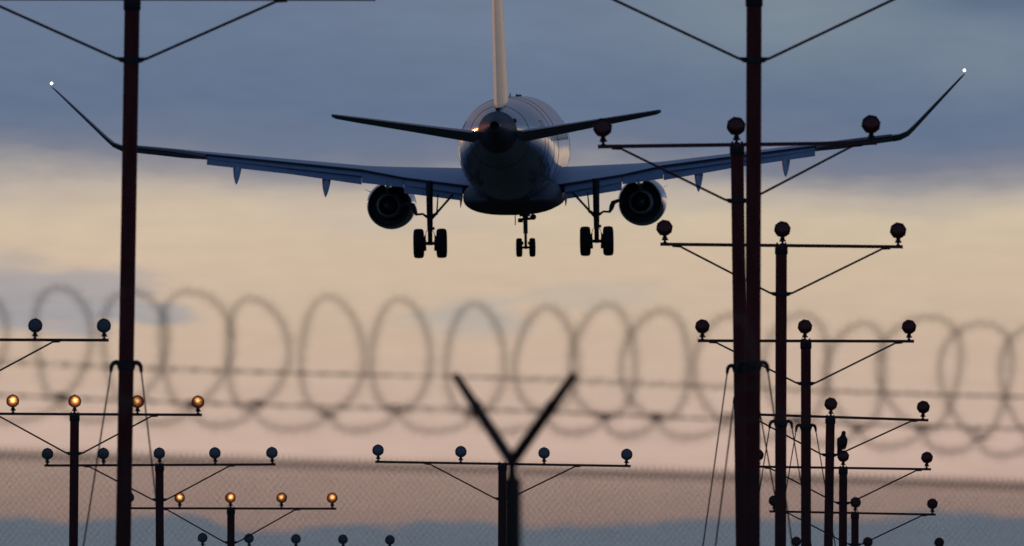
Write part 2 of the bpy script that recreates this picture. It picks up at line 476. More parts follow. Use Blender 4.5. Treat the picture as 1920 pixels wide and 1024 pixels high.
# ------------------------------------------------------------------ perimeter fence
PHI = R(36)
FD = 70.0
fdir = Vector((math.cos(PHI), math.sin(PHI), 0))
fnrm = Vector((-math.sin(PHI), math.cos(PHI), 0))
VTX = P(960, 864, FD)
forg = Vector((VTX.x, VTX.y, 0))
def fz(t): return VTX.z - 0.0045 * t - 0.0012 * t * abs(t)
def fpt(t, z): 
    p = forg + fdir * t
    return Vector((p.x, p.y, z))
def px2t(px):
    u = (px - 960.0) / F
    return (u * FD - 0.0) / (math.cos(PHI) - u * math.sin(PHI))
def py2z(py, t):
    p = forg + fdir * t
    D = p.y * _cp            # near enough: converts to camera depth below
    # solve z so that the point projects to row py
    v = (512.0 - py) / F
    k = (_sp + v * _cp) / (_cp - v * _sp)
    return CAMZ + p.y * k

def build_fence():
    root = thing('perimeter_fence', 'blurred mesh fence across the foreground topped with barbed and razor wire coils', 'fence',
                 Matrix.Translation(fpt(0, gz(forg.x, forg.y))))
    inv = root.matrix_world.inverted()
    def L(p): return inv @ p
    posts = [-9, -6, -3, 0.0, 3, 6, 9]
    for t in posts:
        pm = MB()
        base = fpt(t, 0); g = gz(base.x, base.y)
        top = fz(t) - 0.065
        pm.path([L(fpt(t, g)), L(fpt(t, top - 0.006)), L(fpt(t, top))], [0.036, 0.036, 0.030], 18)
        pm.build('post', M['fence_post'], root)
        cp = MB()
        cp.path([L(fpt(t, top - 0.01)), L(fpt(t, fz(t) - 0.028)), L(fpt(t, fz(t) + 0.005))], [0.024, 0.020, 0.026], 12)
        for sd in (1, -1):
            tip = fpt(t, fz(t) + 0.330 + 0.010 * sd) + fnrm * (sd * (0.372 if sd > 0 else 0.405))
            b0 = fpt(t, fz(t) - 0.005)
            e1 = b0.lerp(tip, 0.6)
            cp.path([L(b0), L(e1), L(tip)], [0.024, 0.021, 0.016], 8)
            # wire notches and tie clips
            q = b0.lerp(tip, 0.62)
            cp.path([L(q - fdir * 0.004 + Vector((0, 0, -0.03))), L(q + Vector((0, 0, 0.0))), L(q + fdir * 0.004 + Vector((0, 0, 0.03)))], [0.012, 0.027, 0.012], 8)
        cp.build('outrigger', M['fence_post'], root)
    # mesh bays, real diagonal wires
    for i in range(len(posts) - 1):
        t0, t1 = posts[i] + 0.037, posts[i + 1] - 0.037
        mb = MB()
        w = 0.0028
        pitch = 0.030
        gbot = 1.50
        H = VTX.z - 0.03 - gbot
        def topz(t): return fz(t) - 0.030
        def wire(ta, za, tb, zb, off):
            a = fpt(ta, za) + fnrm * off; b = fpt(tb, zb) + fnrm * off
            d = (b - a).normalized(); s1 = d.cross(fnrm).normalized() * w; s2 = fnrm * w
            a = L(a); b = L(b)
            mb.add([a + s1, a + s2, a - s1, a - s2, b + s1, b + s2, b - s1, b - s2],
                   [(0, 1, 5, 4), (1, 2, 6, 5), (2, 3, 7, 6), (3, 0, 4, 7)])
        k0 = t0 - H; n = int((t1 - t0 + H) / pitch) + 1
        for sgn, off in ((1, 0.0), (-1, 0.0048)):
            for j in range(n):
                s_ = k0 + j * pitch
                # param: t = s_ + (z - gbot) for sgn=1, mirrored for -1
                za, zb = 0.0, H
                ta, tb = s_, s_ + H
                if ta < t0: za = t0 - ta; ta = t0
                if tb > t1: zb = H - (tb - t1); tb = t1
                if ta >= tb: continue
                if sgn < 0: ta2, tb2 = t0 + t1 - ta, t0 + t1 - tb
                else: ta2, tb2 = ta, tb
                dz = topz(tb2) - (gbot + H)
                wire(ta2, gbot + za + dz * za / H, tb2, gbot + zb + dz * zb / H, off)
        # twisted selvage along the top
        tt = t0
        while tt < t1:
            a = fpt(tt, topz(tt) - 0.012); b = fpt(tt + 0.004, topz(tt) + 0.024)
            mb.path([L(a), L(b)], [0.0042, 0.0034], 5)
            tt += pitch
        tt = t0 + pitch / 2
        while tt < t1:
            a = fpt(tt, topz(tt) - 0.026); b = fpt(tt, topz(tt) + 0.010)
            mb.path([L(a), L(b)], [0.0046, 0.0032], 5)
            tt += pitch
        mb.build('wire_mesh', M['fence_wire'], root, smooth=0)
    # tension wire strands with barbs, on both arms
    def strand(pts, name, rr=0.0011, step=0.10):
        mb = MB()
        acc = 0
        mb.path([L(p) for p in pts], rr * 1.5, 5)
        for a, b in zip(pts[:-1], pts[1:]):
            ln = (b - a).length; d = (b - a).normalized()
            m = max(1, int(ln / step))
            for k in range(m):
                c = a.lerp(b, (k + 0.5) / m)
                for q in range(4):
                    th = q * math.pi / 2 + k
                    v = (Vector((0, 0, 1)) * math.sin(th) + fnrm * math.cos(th)) * 0.014 + d * (0.006 if q % 2 else -0.006)
                    mb.path([L(c - v * 0.2), L(c + v)], [rr * 1.1, rr * 0.5], 4)
                mb.path([L(c - d * 0.008), L(c + d * 0.008)], 0.0032, 6)
        mb.build(name, M['razor'], root, smooth=0)
    ts = [-9 + 0.5 * k for k in range(37)]
    def sag(t): 
        f = (t % 3) / 3.0
        return -0.012 * 4 * f * (1 - f)
    for sd in (1, -1):
        for fr, dz in ((0.97, 0.002), (0.60, -0.002)):
            strand([fpt(t, fz(t) + 0.330 * fr + dz + sag(t) + 0.014 * sd) + fnrm * (sd * 0.378 * fr) for t in ts], 'barbed_wire')
    # razor coil: rings (px centre, top row, half width, bottom row)
    rings = [(-50, 540, 55, 758), (116, 541, 48, 752), (250, 547, 56, 756), (364, 545, 62, 762), (480, 560, 53, 766), (621, 558, 54, 775), (752, 560, 50, 771),
             (893, 568, 49, 778), (1028, 576, 52, 773), (1137, 572, 55, 783), (1237, 582, 57, 785), (1366, 590, 48, 788), (1501, 590, 54, 792),
             (1614, 607, 47, 804), (1734, 594, 68, 806), (1838, 605, 57, 820), (1945, 612, 52, 822)]
    rc = []
    for c, ty, hw, by in rings:
        hw += 3.5; t = px2t(c - 3.5); sc_ = F / (forg + fdir * t).y
        zt, zb = py2z(ty, t), py2z(by, t)
        Rr = (zt - zb) / 2
        ratio = min(0.95, hw / sc_ / Rr)
        rc.append((t, (zt + zb) / 2, Rr, math.asin(ratio)))
    dt = 0.325
    t = rc[0][0] - dt; left = []
    while t > -8.6:
        left.append((t, fz(t) + 0.43, 0.226, R(random.uniform(26, 36)))); t -= dt * random.uniform(.85, 1.1)
    t = rc[-1][0] + dt
    while t < 8.6:
        rc.append((t, fz(t) + 0.43, 0.226, R(random.uniform(26, 36)))); t += dt * random.uniform(.85, 1.1)
    rc = left[::-1] + rc
    mb = MB(); fe = MB()
    def barb(c, tan, side, s_=1.0):
        h = 0.033 * s_ * random.uniform(0.75, 1.2); l = 0.0023
        a = c + side * h + tan * l * 1.0; b_ = c + side * h - tan * l * 1.0
        c2 = c - side * h + tan * l * 1.0; d_ = c - side * h - tan * l * 1.0
        p = [L(x) for x in (c + tan * l * 0.55, a, c + side * h * 0.30, b_, c - tan * l * 0.55, d_, c - side * h * 0.30, c2)]
        mb.add(p, [(0, 1, 2), (2, 3, 4), (4, 5, 6), (6, 7, 0), (0, 2, 4, 6)])
    def tape(pts, closed):
        mb.path([L(p) for p in pts], 0.0015, 5, closed=closed, caps=not closed)
        m = len(pts)
        for k in range(m if closed else m - 1):
            a, b = pts[k], pts[(k + 1) % m]
            tan = (b - a).normalized(); c = (a + b) / 2
            cam_side = tan.cross(Vector((0.2 * math.sin(k * 2.1), 1, 0.3 * math.cos(k * 1.3)))).normalized()
            barb(c, tan, cam_side)
    for t, zc, Rr, an in rc:
        # ring plane holds the vertical and a horizontal direction h
        ang = math.pi / 2 - an      # angle of h from the picture plane
        h = Vector((-math.cos(ang), math.sin(ang), 0))
        c = fpt(t, zc)
        n = 118
        pts = []
        for k in range(n):
            th = 2 * math.pi * k / n
            w_ = 1 + 0.015 * math.sin(3 * th + t * 5)
            pts.append(c + h * (Rr * math.sin(th) * w_ * (1.04 + 0.13 * math.cos(th))) + Vector((0, 0, Rr * math.cos(th) * w_)) + fdir * (0.02 * math.sin(th * 2 + t)))
        tape(pts, True)
    # clips where neighbours touch and the bows joining the ring feet
    for (ta, za, Ra, _), (tb, zb, Rb, _) in zip(rc[:-1], rc[1:]):
        a = fpt(ta, za - Ra); b = fpt(tb, zb - Rb)
        pts = []
        for k in range(31):
            f = k / 30
            p = a.lerp(b, f); p.z -= 0.070 * (4 * f * (1 - f)) ** 0.55
            p += fnrm * (0.05 * math.sin(math.pi * f))
            pts.append(p)
        tape(pts, False)
    for t, zc, Rr, an in rc:
        c = fpt(t, zc - Rr + 0.004)
        for _ in range(4):
            o_ = Vector((random.uniform(-.02, .02), 0, random.uniform(-.014, .022)))
            mb.path([L(c + o_ - fdir * 0.026), L(c + o_ + fdir * 0.026 + Vector((0, 0, random.uniform(-.01, .01))))], 0.0034, 6)
    mb.build('razor_wire_coil', M['razor'], root, smooth=0)
build_fence()

# ------------------------------------------------------------------ airliner
def build_airliner():
    O = P(928.5, 285, 555.0)
    Nn = P(982.5, 278, 582.0)
    fwd = (Nn - O).normalized()
    upg = Vector((0, 0, 1))
    right = fwd.cross(upg).normalized()
    up = right.cross(fwd).normalized()
    roll = R(0.72)                       # left wing a little low
    right, up = right * math.cos(roll) + up * math.sin(roll), up * math.cos(roll) - right * math.sin(roll)
    mtx = Matrix(((right.x, fwd.x, up.x, O.x), (right.y, fwd.y, up.y, O.y), (right.z, fwd.z, up.z, O.z), (0, 0, 0, 1)))
    A = thing('airliner', 'twin engine airliner landing away from the camera, wheels and flaps down, raked winglets', 'airplane', mtx)

    def interp(tab, y):
        # catmull-rom through a table sorted by y
        for i in range(len(tab) - 1):
            if tab[i][0] <= y <= tab[i + 1][0]: break
        p1, p2 = tab[i], tab[i + 1]
        p0 = tab[max(i - 1, 0)]; p3 = tab[min(i + 2, len(tab) - 1)]
        u = (y - p1[0]) / (p2[0] - p1[0]); out = []
        for k in range(1, len(p1)):
            m1 = (p2[k] - p0[k]) / max(p2[0] - p0[0], 1e-6) * (p2[0] - p1[0])
            m2 = (p3[k] - p1[k]) / max(p3[0] - p1[0], 1e-6) * (p2[0] - p1[0])
            out.append((2 * u**3 - 3 * u**2 + 1) * p1[k] + (u**3 - 2 * u**2 + u) * m1 + (-2 * u**3 + 3 * u**2) * p2[k] + (u**3 - u**2) * m2)
        return out
    fus = [(0.0, 0.17, 0.97, 0.62), (0.6, 0.29, 1.05, 0.42), (1.5, 0.45, 1.15, 0.17), (3, 0.72, 1.30, -0.20), (5, 1.02, 1.44, -0.66), (7, 1.30, 1.55, -1.08),
           (9, 1.455, 1.62, -1.42), (11, 1.515, 1.665, -1.62), (13, 1.53, 1.68, -1.68), (17, 1.53, 1.68, -1.68), (21, 1.53, 1.68, -1.68), (25.3, 1.53, 1.68, -1.68),
           (27.2, 1.45, 1.60, -1.64), (28.8, 1.26, 1.32, -1.50), (30.1, 0.94, 0.86, -1.30), (31.1, 0.52, 0.30, -0.98), (31.6, 0.18, -0.10, -0.60), (31.68, 0.03, -0.30, -0.36)]
    def fsec(y, grow=0.0):
        w, zt, zb = interp(fus, y)
        return w + grow, (zt + zb) / 2, (zt - zb) / 2 + grow
    fb = MB()
    ys = [0, .3, .6, 1, 1.5, 2.2, 3, 4, 5, 6, 7, 8, 9, 10, 11, 12, 13, 15, 17, 19, 21, 23, 25.3, 26.2, 27.2, 28, 28.8, 29.5, 30.1, 30.6, 31.1, 31.4, 31.6, 31.68]
    n = 64
    rings = []
    for y in ys:
        w, zc, h = fsec(y)
        rings.append([Vector((w * math.cos(2 * math.pi * k / n), y, zc + h * math.sin(2 * math.pi * k / n))) for k in range(n)])
    fb.loft(rings)
    body = fb.build('fuselage', M['skin'], A, smooth=50)
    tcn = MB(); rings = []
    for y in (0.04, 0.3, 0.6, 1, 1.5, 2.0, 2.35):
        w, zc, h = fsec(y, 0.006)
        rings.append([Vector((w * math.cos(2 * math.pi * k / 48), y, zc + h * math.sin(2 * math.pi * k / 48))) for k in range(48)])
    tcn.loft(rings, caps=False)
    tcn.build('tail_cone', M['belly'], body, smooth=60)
    # frame joints of the aft barrel
    for y in (4.4, 10.2, 13.8):
        jt = MB(); w, zc, h = fsec(y, 0.0)
        jt.path([Vector((w * math.cos(2 * math.pi * k / 64), y, zc + h * math.sin(2 * math.pi * k / 64))) for k in range(64)], 0.009, 5, closed=True)
        jt.build('skin_joint', M['gear'], body)
    # exhaust of the auxiliary power unit
    ap = MB()
    ap.lathe([(0.12, 0.172), (-0.03, 0.168), (-0.30, 0.150), (-0.29, 0.130), (-0.02, 0.120), (0.0, 0.01)], origin=(0, 0, 0.795), n=28)
    ap.build('tail_exhaust', M['gear'], body)
    # cabin windows and doors on both sides
    wm = MB()
    wm.lathe([(0.0, 0.5), (0.012, 0.5), (0.016, 0.42)], axis=(1, 0, 0), n=20)
    wme = wm.mesh('window', M['glass'])
    for sx in (-1, 1):
        for k in range(19):
            y = 9.3 + k * 0.80
            w, zc, h = fsec(y)
            z = 0.45; ang = math.asin((z - zc) / h)
            o = link('window', wme, body)
            o.location = (sx * (w * math.cos(ang) - 0.0155), y, z)
            o.scale = (1, 0.26, 0.36)
            o.rotation_euler = (0, -sx * ang if sx > 0 else ang, 0 if sx > 0 else math.pi)
            o.rotation_euler = (0, -ang, 0) if sx > 0 else (0, -ang, math.pi)
        for y, hh, nm in ((7.6, 0.85, 'rear_door'), (26.3, 0.9, 'front_door')):
            d = MB(); loop = []
            def sp(yy, a):
                w, zc, h = fsec(yy, 0.001)
                return Vector((sx * w * math.cos(a), yy, zc + h * math.sin(a)))
            for k in range(9): loop.append(sp(y - 0.38, R(-28 + k * 7.5)))
            for k in range(9): loop.append(sp(y + 0.38, R(32 - k * 7.5)))
            d.path(loop, 0.006, 6, closed=True)
            d.build(nm, M['gear'], body)
            # door outline
        for y, a0 in ((2.6, 33),):
            w, zc, h = fsec(y, 0.004); a = R(a0)
            d = MB(); c = Vector((sx * w * math.cos(a), y, zc + h * math.sin(a)))
            if sx > 0:
                d.box(c, (0.05, 0.28, 0.13), Matrix.Rotation(-R(20), 3, 'Y')); d.build('vent_inlet', M['glass'], body)
    cw = MB()
    for sx in (-1, 1):
        for y0, y1, a0, a1 in ((28.7, 29.5, 28, 62), (29.55, 30.25, 40, 84)):
            q = []
            for yy in (y0, y1):
                w, zc, h = fsec(yy, 0.008)
                q.append([Vector((sx * w * math.cos(R(a)), yy, zc + h * math.sin(R(a)))) for a in (a0, (a0 + a1) / 2, a1)])
            cw.add(q[0] + q[1], [(0, 1, 4, 3), (1, 2, 5, 4)])
    cw.build('cockpit_glazing', M['glass'], body)
    for y, hh, s_ in ((20.5, 0.07, 0.05), (23.2, 0.045, 0.16), (14.5, 0.10, 0.03)):
        an = MB(); w, zc, h = fsec(y)
        an.prism([(-s_ / 2, zc + h - 0.02), (s_ / 2, zc + h - 0.02), (s_ * 0.35, zc + h + hh), (-s_ * 0.35, zc + h + hh)], y - 0.2, y + 0.2)
        an.build('antenna', M['gear'], body)
    an = MB(); an.box((0.02, 17.0, -2.22), (0.02, 0.35, 0.34)); an.build('antenna', M['gear'], body)

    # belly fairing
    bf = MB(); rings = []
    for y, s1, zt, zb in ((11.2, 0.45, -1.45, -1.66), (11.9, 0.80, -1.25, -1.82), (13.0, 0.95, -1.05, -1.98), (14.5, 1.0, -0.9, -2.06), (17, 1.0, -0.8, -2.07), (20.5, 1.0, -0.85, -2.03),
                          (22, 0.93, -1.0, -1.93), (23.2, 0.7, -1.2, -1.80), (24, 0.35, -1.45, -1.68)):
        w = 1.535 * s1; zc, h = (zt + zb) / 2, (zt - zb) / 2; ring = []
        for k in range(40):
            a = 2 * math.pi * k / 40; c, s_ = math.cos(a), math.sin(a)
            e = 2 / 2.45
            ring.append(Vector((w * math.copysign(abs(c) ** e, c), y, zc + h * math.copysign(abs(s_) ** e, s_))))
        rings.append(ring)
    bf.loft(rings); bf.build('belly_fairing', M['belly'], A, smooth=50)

    # lifting surfaces
    def yt(x, t): return 5 * t * (0.2969 * math.sqrt(x) - 0.126 * x - 0.3516 * x * x + 0.2843 * x**3 - 0.1036 * x**4)
    def foil(t, cam, x0=0.0, x1=1.0, m=14):
        """closed loop of (x, z) chord fractions: upper from x1 to x0, lower back"""
        xs = [x0 + (x1 - x0) * (0.5 - 0.5 * math.cos(math.pi * k / m)) for k in range(m + 1)]
        up = [(x, 4 * cam * x * (1 - x) + yt(x, t)) for x in xs]
        lo = [(x, 4 * cam * x * (1 - x) - yt(x, t)) for x in xs]
        return up[::-1] + lo[1:] if x0 == 0 else up[::-1] + lo
    def foilcut(t, cam, m=14):
        xs = [0.78 * (0.5 - 0.5 * math.cos(math.pi * k / m)) for k in range(m + 1)]
        up = [(x, 4 * cam * x * (1 - x) + yt(x, t)) for x in xs]
        lo = [(x * 0.64 / 0.78, 4 * cam * (x * .82) * (1 - x * .82) - yt(x * 0.64 / 0.78, t)) for x in xs]
        return up[::-1] + lo[1:] + [(0.65, 4 * cam * .65 * .35 + yt(.65, t) - 0.006), (0.778, 4 * cam * .78 * .22 + yt(.78, t) - 0.004)]
    def foilx(t, cam, x1=0.78):
        f = foil(t, cam, 0, x1)
        a, b = f[-1], f[0]
        return f + [(a[0] + (b[0] - a[0]) / 3 * k, a[1] + (b[1] - a[1]) / 3 * k) for k in (1, 2)]
    def station(LE, ch, dz, nrm, prof, sx):
        """LE world-local, chord aft along -Y with drop dz (m over the chord), thickness along nrm"""
        out = []
        for x, z in prof:
            out.append(Vector((sx * (LE[0] + nrm[0] * z * ch), LE[1] - x * ch, LE[2] + dz * x + nrm[1] * z * ch)))
        return out
    # X, Yle, chord, Z crest, Z at 78% chord, thickness
    W = [(0.4, 21.4, 6.2, -0.70, -1.20, 0.135), (1.5, 20.7, 5.4, -0.63, -1.10, 0.13), (3.45, 19.45, 4.25, -0.53, -0.82, 0.125), (4.75, 18.6, 3.42, -0.44, -0.55, 0.12),
         (6.8, 17.5, 2.85, -0.22, -0.31, 0.115), (9.6, 16.05, 2.12, 0.075, 0.015, 0.118), (10.2, 15.75, 1.98, 0.135, 0.125, 0.125), (11.2, 15.25, 1.78, 0.245, 0.240, 0.128), (12.0, 14.85, 1.6, 0.325, 0.325, 0.128)]
    CAM_ = 0.018
    def wst(X):
        for i in range(len(W) - 1):
            if W[i][0] <= X <= W[i + 1][0] + 1e-6: break
        a, b = W[i], W[i + 1]; u = (X - a[0]) / (b[0] - a[0])
        v = [a[k] + (b[k] - a[k]) * u for k in range(6)]
        X, yl, c, zt, zg, t = v
        u35 = (4 * CAM_ * .35 * .65 + yt(.35, t)) * c
        u78 = (4 * CAM_ * .78 * .22 + yt(.78, t)) * c
        dz = ((zg - u78) - (zt - u35)) / 0.43
        z0 = zt - u35 - 0.35 * dz
        return X, yl, c, z0, dz, t
    for sx in (-1, 1):
        wb = MB(); rings = []
        for X in (0.4, 1.0, 1.5, 2.5, 3.45, 4.1, 4.75, 5.8, 6.8, 8.2, 9.6, 9.63, 10.4, 11.2, 12.0):
            X, yl, c, z0, dz, t = wst(X)
            rings.append(station((X, yl, z0), c, dz, (0, 1), foilcut(t, CAM_) if X < 9.62 else foilx(t, CAM_), sx))
        X, yl, c, z0, dz, t = wst(12.0)
        rings.append(station((12.012, yl - 0.003, z0), c, dz, (0, 1), foilx(t, CAM_, 1.0), sx))
        wb.loft(rings)
        wing = wb.build('wing', M['wing'], A, smooth=35)
        # raked winglet
        wl = MB(); rings = []
        for X, yl, z, c, a, t in ((12.014, 14.84, z0, 1.58, 4, 0.125), (12.25, 14.70, z0 + 0.035, 1.46, 12, 0.125), (12.50, 14.50, z0 + 0.15, 1.28, 30, 0.12), (12.72, 14.28, z0 + 0.36, 1.1, 45, 0.12),
                                  (13.1, 13.9, z0 + 0.755, 0.92, 46, 0.12), (13.7, 13.3, z0 + 1.376, 0.70, 46, 0.12), (14.2, 12.8, z0 + 1.895, 0.5, 46, 0.11), (14.33, 12.60, z0 + 2.03, 0.34, 49, 0.09)):
            rings.append(station((X, yl, z), c, dz * c / 1.6, (-math.sin(R(a)), math.cos(R(a))), foil(t, 0.005, 0, 1.0), sx))
        wl.loft(rings); wl.build('winglet', M['stab'], wing, smooth=40)
        nl = MB(); nl.lathe([(-0.06, 0.010), (-0.045, 0.025), (-0.015, 0.038), (0.015, 0.038), (0.045, 0.025), (0.06, 0.010)], origin=(sx * 14.33, 12.28, 2.30), n=16)
        nl.build('navigation_light', M['navlight'], wing, label='white light shining at the winglet tip')
        # aileron
        al = MB(); rings = []
        for X in (9.66, 10.8, 11.94):
            X_, yl, c, z0_, dz_, t = wst(X)
            r_ = station((X_, yl - 0.015, z0_), c, dz_, (0, 1), foil(t, CAM_, 0.785, 1.0, 8), sx)
            hinge = r_[0].copy()
            hy = yl - 0.785 * c
            rr = []
            for p in r_:
                d = hy - p.y
                q = p.copy(); q.z += -d * math.tan(R(3.0)); rr.append(q)
            rings.append(rr)
        al.loft(rings); al.build('aileron', M['aileron_shade'], wing, smooth=30)
        # flap elements
        def flap(Xs, tops, bots, name, y_off, label=None, material='flap', th=0.13, defl=38):
            fb_ = MB(); rr = []
            for X, zt, zb in zip(Xs, tops, bots):
                X_, yl, c, z0_, dz_, t = wst(X)
                yte = yl - 0.78 * c + y_off
                ln = (zt - zb) / math.sin(R(defl))
                sec = []
                for x, z in foil(th, 0.03, 0, 1.0, 8):
                    cx = x * ln; cz = z * ln - th * ln * 0.25
                    sec.append(Vector((sx * X, yte - cx * math.cos(R(defl)) + cz * math.sin(R(defl)) , zt - cx * math.sin(R(defl)) + cz * math.cos(R(defl)))))
                rr.append(sec)
            fb_.loft(rr); return fb_.build(name, M[material], wing, smooth=35)
        flap((1.62, 3.44), (-1.175, -0.905), (-1.365, -1.065), 'flap', 0.06, defl=30)
        flap((1.62, 3.44), (-1.358, -1.058), (-1.580, -1.315), 'flap', -0.17, defl=42)
        flap((3.46, 4.76), (-0.895, -0.635), (-1.13, -0.965), 'flap', 0.06, defl=36)
        flap((4.77, 7.0, 9.58), (-0.640, -0.375, -0.060), (-0.755, -0.475, -0.135), 'flap', 0.05, defl=27)
        flap((4.77, 7.0, 9.58), (-0.752, -0.472, -0.133), (-1.02, -0.66, -0.325), 'flap', -0.07, defl=42)
        # flap hinge shadow cove: dark web closing the fixed wing's trailing edge
        # flap track fairings
        for X, zt, zb, wd in ((5.88, -0.55, -1.46, 0.155), (8.65, -0.15, -1.02, 0.150), (1.66, -1.25, -1.86, 0.05)):
            X_, yl, c, z0_, dz_, t = wst(X)
            yte = yl - 0.78 * c
            ff = MB(); rings = []
            for f, rw, rh in ((0.0, 0.02, 0.03), (0.12, 0.6, 0.55), (0.3, 0.95, 0.9), (0.5, 1.0, 1.0), (0.7, 0.86, 0.9), (0.85, 0.6, 0.62), (0.95, 0.3, 0.3), (1.0, 0.04, 0.05)):
                yy = yte + 1.15 - f * 1.95
                zz = zt + 0.05 + (zb - zt) * (f ** 1.9)
                rings.append([Vector((sx * (X + 0.0) + wd * rw * math.cos(a), yy - 0.12 * rh * math.sin(a), zz + 0.16 * rh * math.sin(a) * (0.6 if math.sin(a) > 0 else 1))) for a in (2 * math.pi * k / 16 for k in range(16))])
            ff.loft(rings); ff.build('flap_track_fairing', M['wing'], wing, smooth=50)

    # tailplane
    for sx in (-1, 1):
        sb = MB(); eb = MB(); r1 = []; r2 = []
        for X, yl, c, z, t in ((0.15, 5.0, 3.2, 0.44, 0.105), (0.75, 4.55, 2.95, 0.53, 0.125), (2.4, 3.55, 2.3, 0.785, 0.12), (4.3, 2.45, 1.5, 1.075, 0.125), (4.95, 2.0, 1.15, 1.175, 0.125), (5.07, 1.85, 0.9, 1.20, 0.09)):
            dz = 0.055 * c
            r1.append(station((X, yl, z - dz * 0.6), c, dz, (0, 1), foil(t, -0.008, 0, 0.68), sx))
            r2.append(station((X, yl - 0.01, z - dz * 0.6 + 0.0), c, dz, (0, 1), foil(t, -0.008, 0.685, 1.0, 6), sx))
        sb.loft(r1); st = sb.build('tailplane', M['stab'], A, smooth=40)
        eb.loft(r2[1:-1]); eb.build('elevator', M['stab'], st, smooth=30)

    # fin and rudder
    fb2 = MB(); rb = MB(); r1 = []; r2 = []
    for z, yl, c, t in ((0.9, 8.35, 6.0, 0.072), (1.35, 7.9, 5.6, 0.075), (3.0, 6.45, 4.8, 0.078), (5.0, 4.65, 3.75, 0.078), (6.5, 3.3, 2.9, 0.078), (6.85, 2.85, 2.4, 0.05)):
        def fs_(prof, dy=0): return [Vector((zz * c, yl - x * c + dy, z)) for x, zz in prof]
        r1.append(fs_(foil(t, 0, 0, 0.70))); r2.append(fs_(foil(t, 0, 0.705, 1.0, 6), -0.005))
    fb2.loft(r1); fin = fb2.build('tail_fin', M['fin'], A, smooth=40)
    rb.loft(r2[1:]); rb.build('rudder', M['fin'], fin, smooth=30)
    df = MB()
    df.loft([[Vector((x, y, z)) for x, z in ((-w, zb - 0.1), (-w * 0.3, zt * 0.5 + zb * 0.5), (0, zt), (w * 0.3, zt * 0.5 + zb * 0.5), (w, zb - 0.1))]
             for y, w, zb, zt in ((11.6, 0.05, 1.64, 1.66), (10.0, 0.09, 1.62, 1.78), (8.4, 0.14, 1.58, 2.05), (7.4, 0.18, 1.54, 2.1))])
    df.build('dorsal_fillet', M['skin'], fin, smooth=60)

    # engines
    for sx in (-1, 1):
        ex, ez, ey = sx * 3.99, -1.715, 17.4
        nb = MB()
        nb.lathe([(0.0, 0.655), (0.02, 0.668), (0.5, 0.715), (1.1, 0.755), (1.9, 0.775), (2.7, 0.77), (3.2, 0.735), (3.4, 0.70), (3.46, 0.665), (3.42, 0.63), (3.3, 0.61), (2.7, 0.62),
                  (2.0, 0.63)], origin=(ex, ey, ez), n=56, caps=False)
        nb.cur = 1
        nb.lathe([(2.0, 0.628), (1.2, 0.62), (0.5, 0.635), (0.0, 0.650), (0.0, 0.655)], origin=(ex, ey, ez), n=56, caps=False)
        eng = nb.build('engine', [M['nacelle'], M['inner']], A, smooth=40)
        cb = MB()
        cb.lathe([(1.9, 0.45), (1.1, 0.47), (0.4, 0.44), (-0.1, 0.385), (-0.42, 0.335), (-0.43, 0.315), (-0.2, 0.31), (0.2, 0.30)], origin=(ex, ey, ez), n=48, caps=False)
        cb.build('core_cowl', M['core'], eng)
        pc = MB(); pc.lathe([(0.3, 0.20), (-0.2, 0.19), (-0.5, 0.12), (-0.72, 0.03), (-0.74, 0.004)], origin=(ex, ey, ez), n=32)
        pc.build('exhaust_cone', M['inner'], eng)
        bk = MB(); bk.lathe([(0.9, 0.645), (0.92, 0.645)], origin=(ex, ey, ez), n=48)
        bk.build('guide_vane_ring', M['inner'], eng)
        fn = MB()
        fn.lathe([(3.15, 0.01), (3.05, 0.08), (2.85, 0.17), (2.7, 0.19)], origin=(ex, ey, ez), n=24)
        for k in range(24):
            a = 2 * math.pi * k / 24; ca, sa = math.cos(a), math.sin(a); cb_, sb_ = math.cos(a + .18), math.sin(a + .18)
            fn.add([(ex + .17 * ca, ey + 2.86, ez + .17 * sa), (ex + .60 * ca, ey + 2.84, ez + .60 * sa), (ex + .60 * cb_, ey + 2.62, ez + .60 * sb_), (ex + .17 * cb_, ey + 2.66, ez + .17 * sb_)], [(0, 1, 2, 3)])
        fn.build('fan', M['core'], eng, smooth=30)
        py = MB(); rings = []
        for yy, zt, zb, w in ((20.4, -1.0, -1.06, 0.03), (19.6, -0.86, -1.15, 0.11), (18.6, -0.72, -1.2, 0.15), (17.4, -0.80, -1.30, 0.15), (16.4, -0.90, -1.32, 0.11), (15.8, -0.98, -1.2, 0.03)):
            rings.append([Vector((ex - sx * 0.02 + w * math.cos(a) , yy, (zt + zb) / 2 + (zt - zb) / 2 * math.sin(a))) for a in (2 * math.pi * k / 16 for k in range(16))])
        py.loft(rings); py.build('pylon', M['nacelle'], eng, smooth=50)
        sk = MB()
        a = R(33)
        c_, s__ = math.cos(a), math.sin(a)
        p0 = Vector((ex + sx * 0.76 * c_, ey + 2.3, ez + 0.76 * s__)); p1 = Vector((ex + sx * 0.98 * c_, ey + 1.7, ez + 0.93 * s__ ))
        sk.add([p0, p1, Vector((ex + sx * 0.75 * c_, ey + 1.3, ez + 0.75 * s__)), p0 + Vector((0, 0, .012)), p1 + Vector((0, 0, .012)), Vector((ex + sx * 0.75 * c_, ey + 1.3, ez + 0.75 * s__ + .012))],
               [(0, 1, 2), (3, 5, 4), (0, 3, 4, 1), (1, 4, 5, 2), (2, 5, 3, 0)])
        sk.build('strake', M['nacelle'], eng)

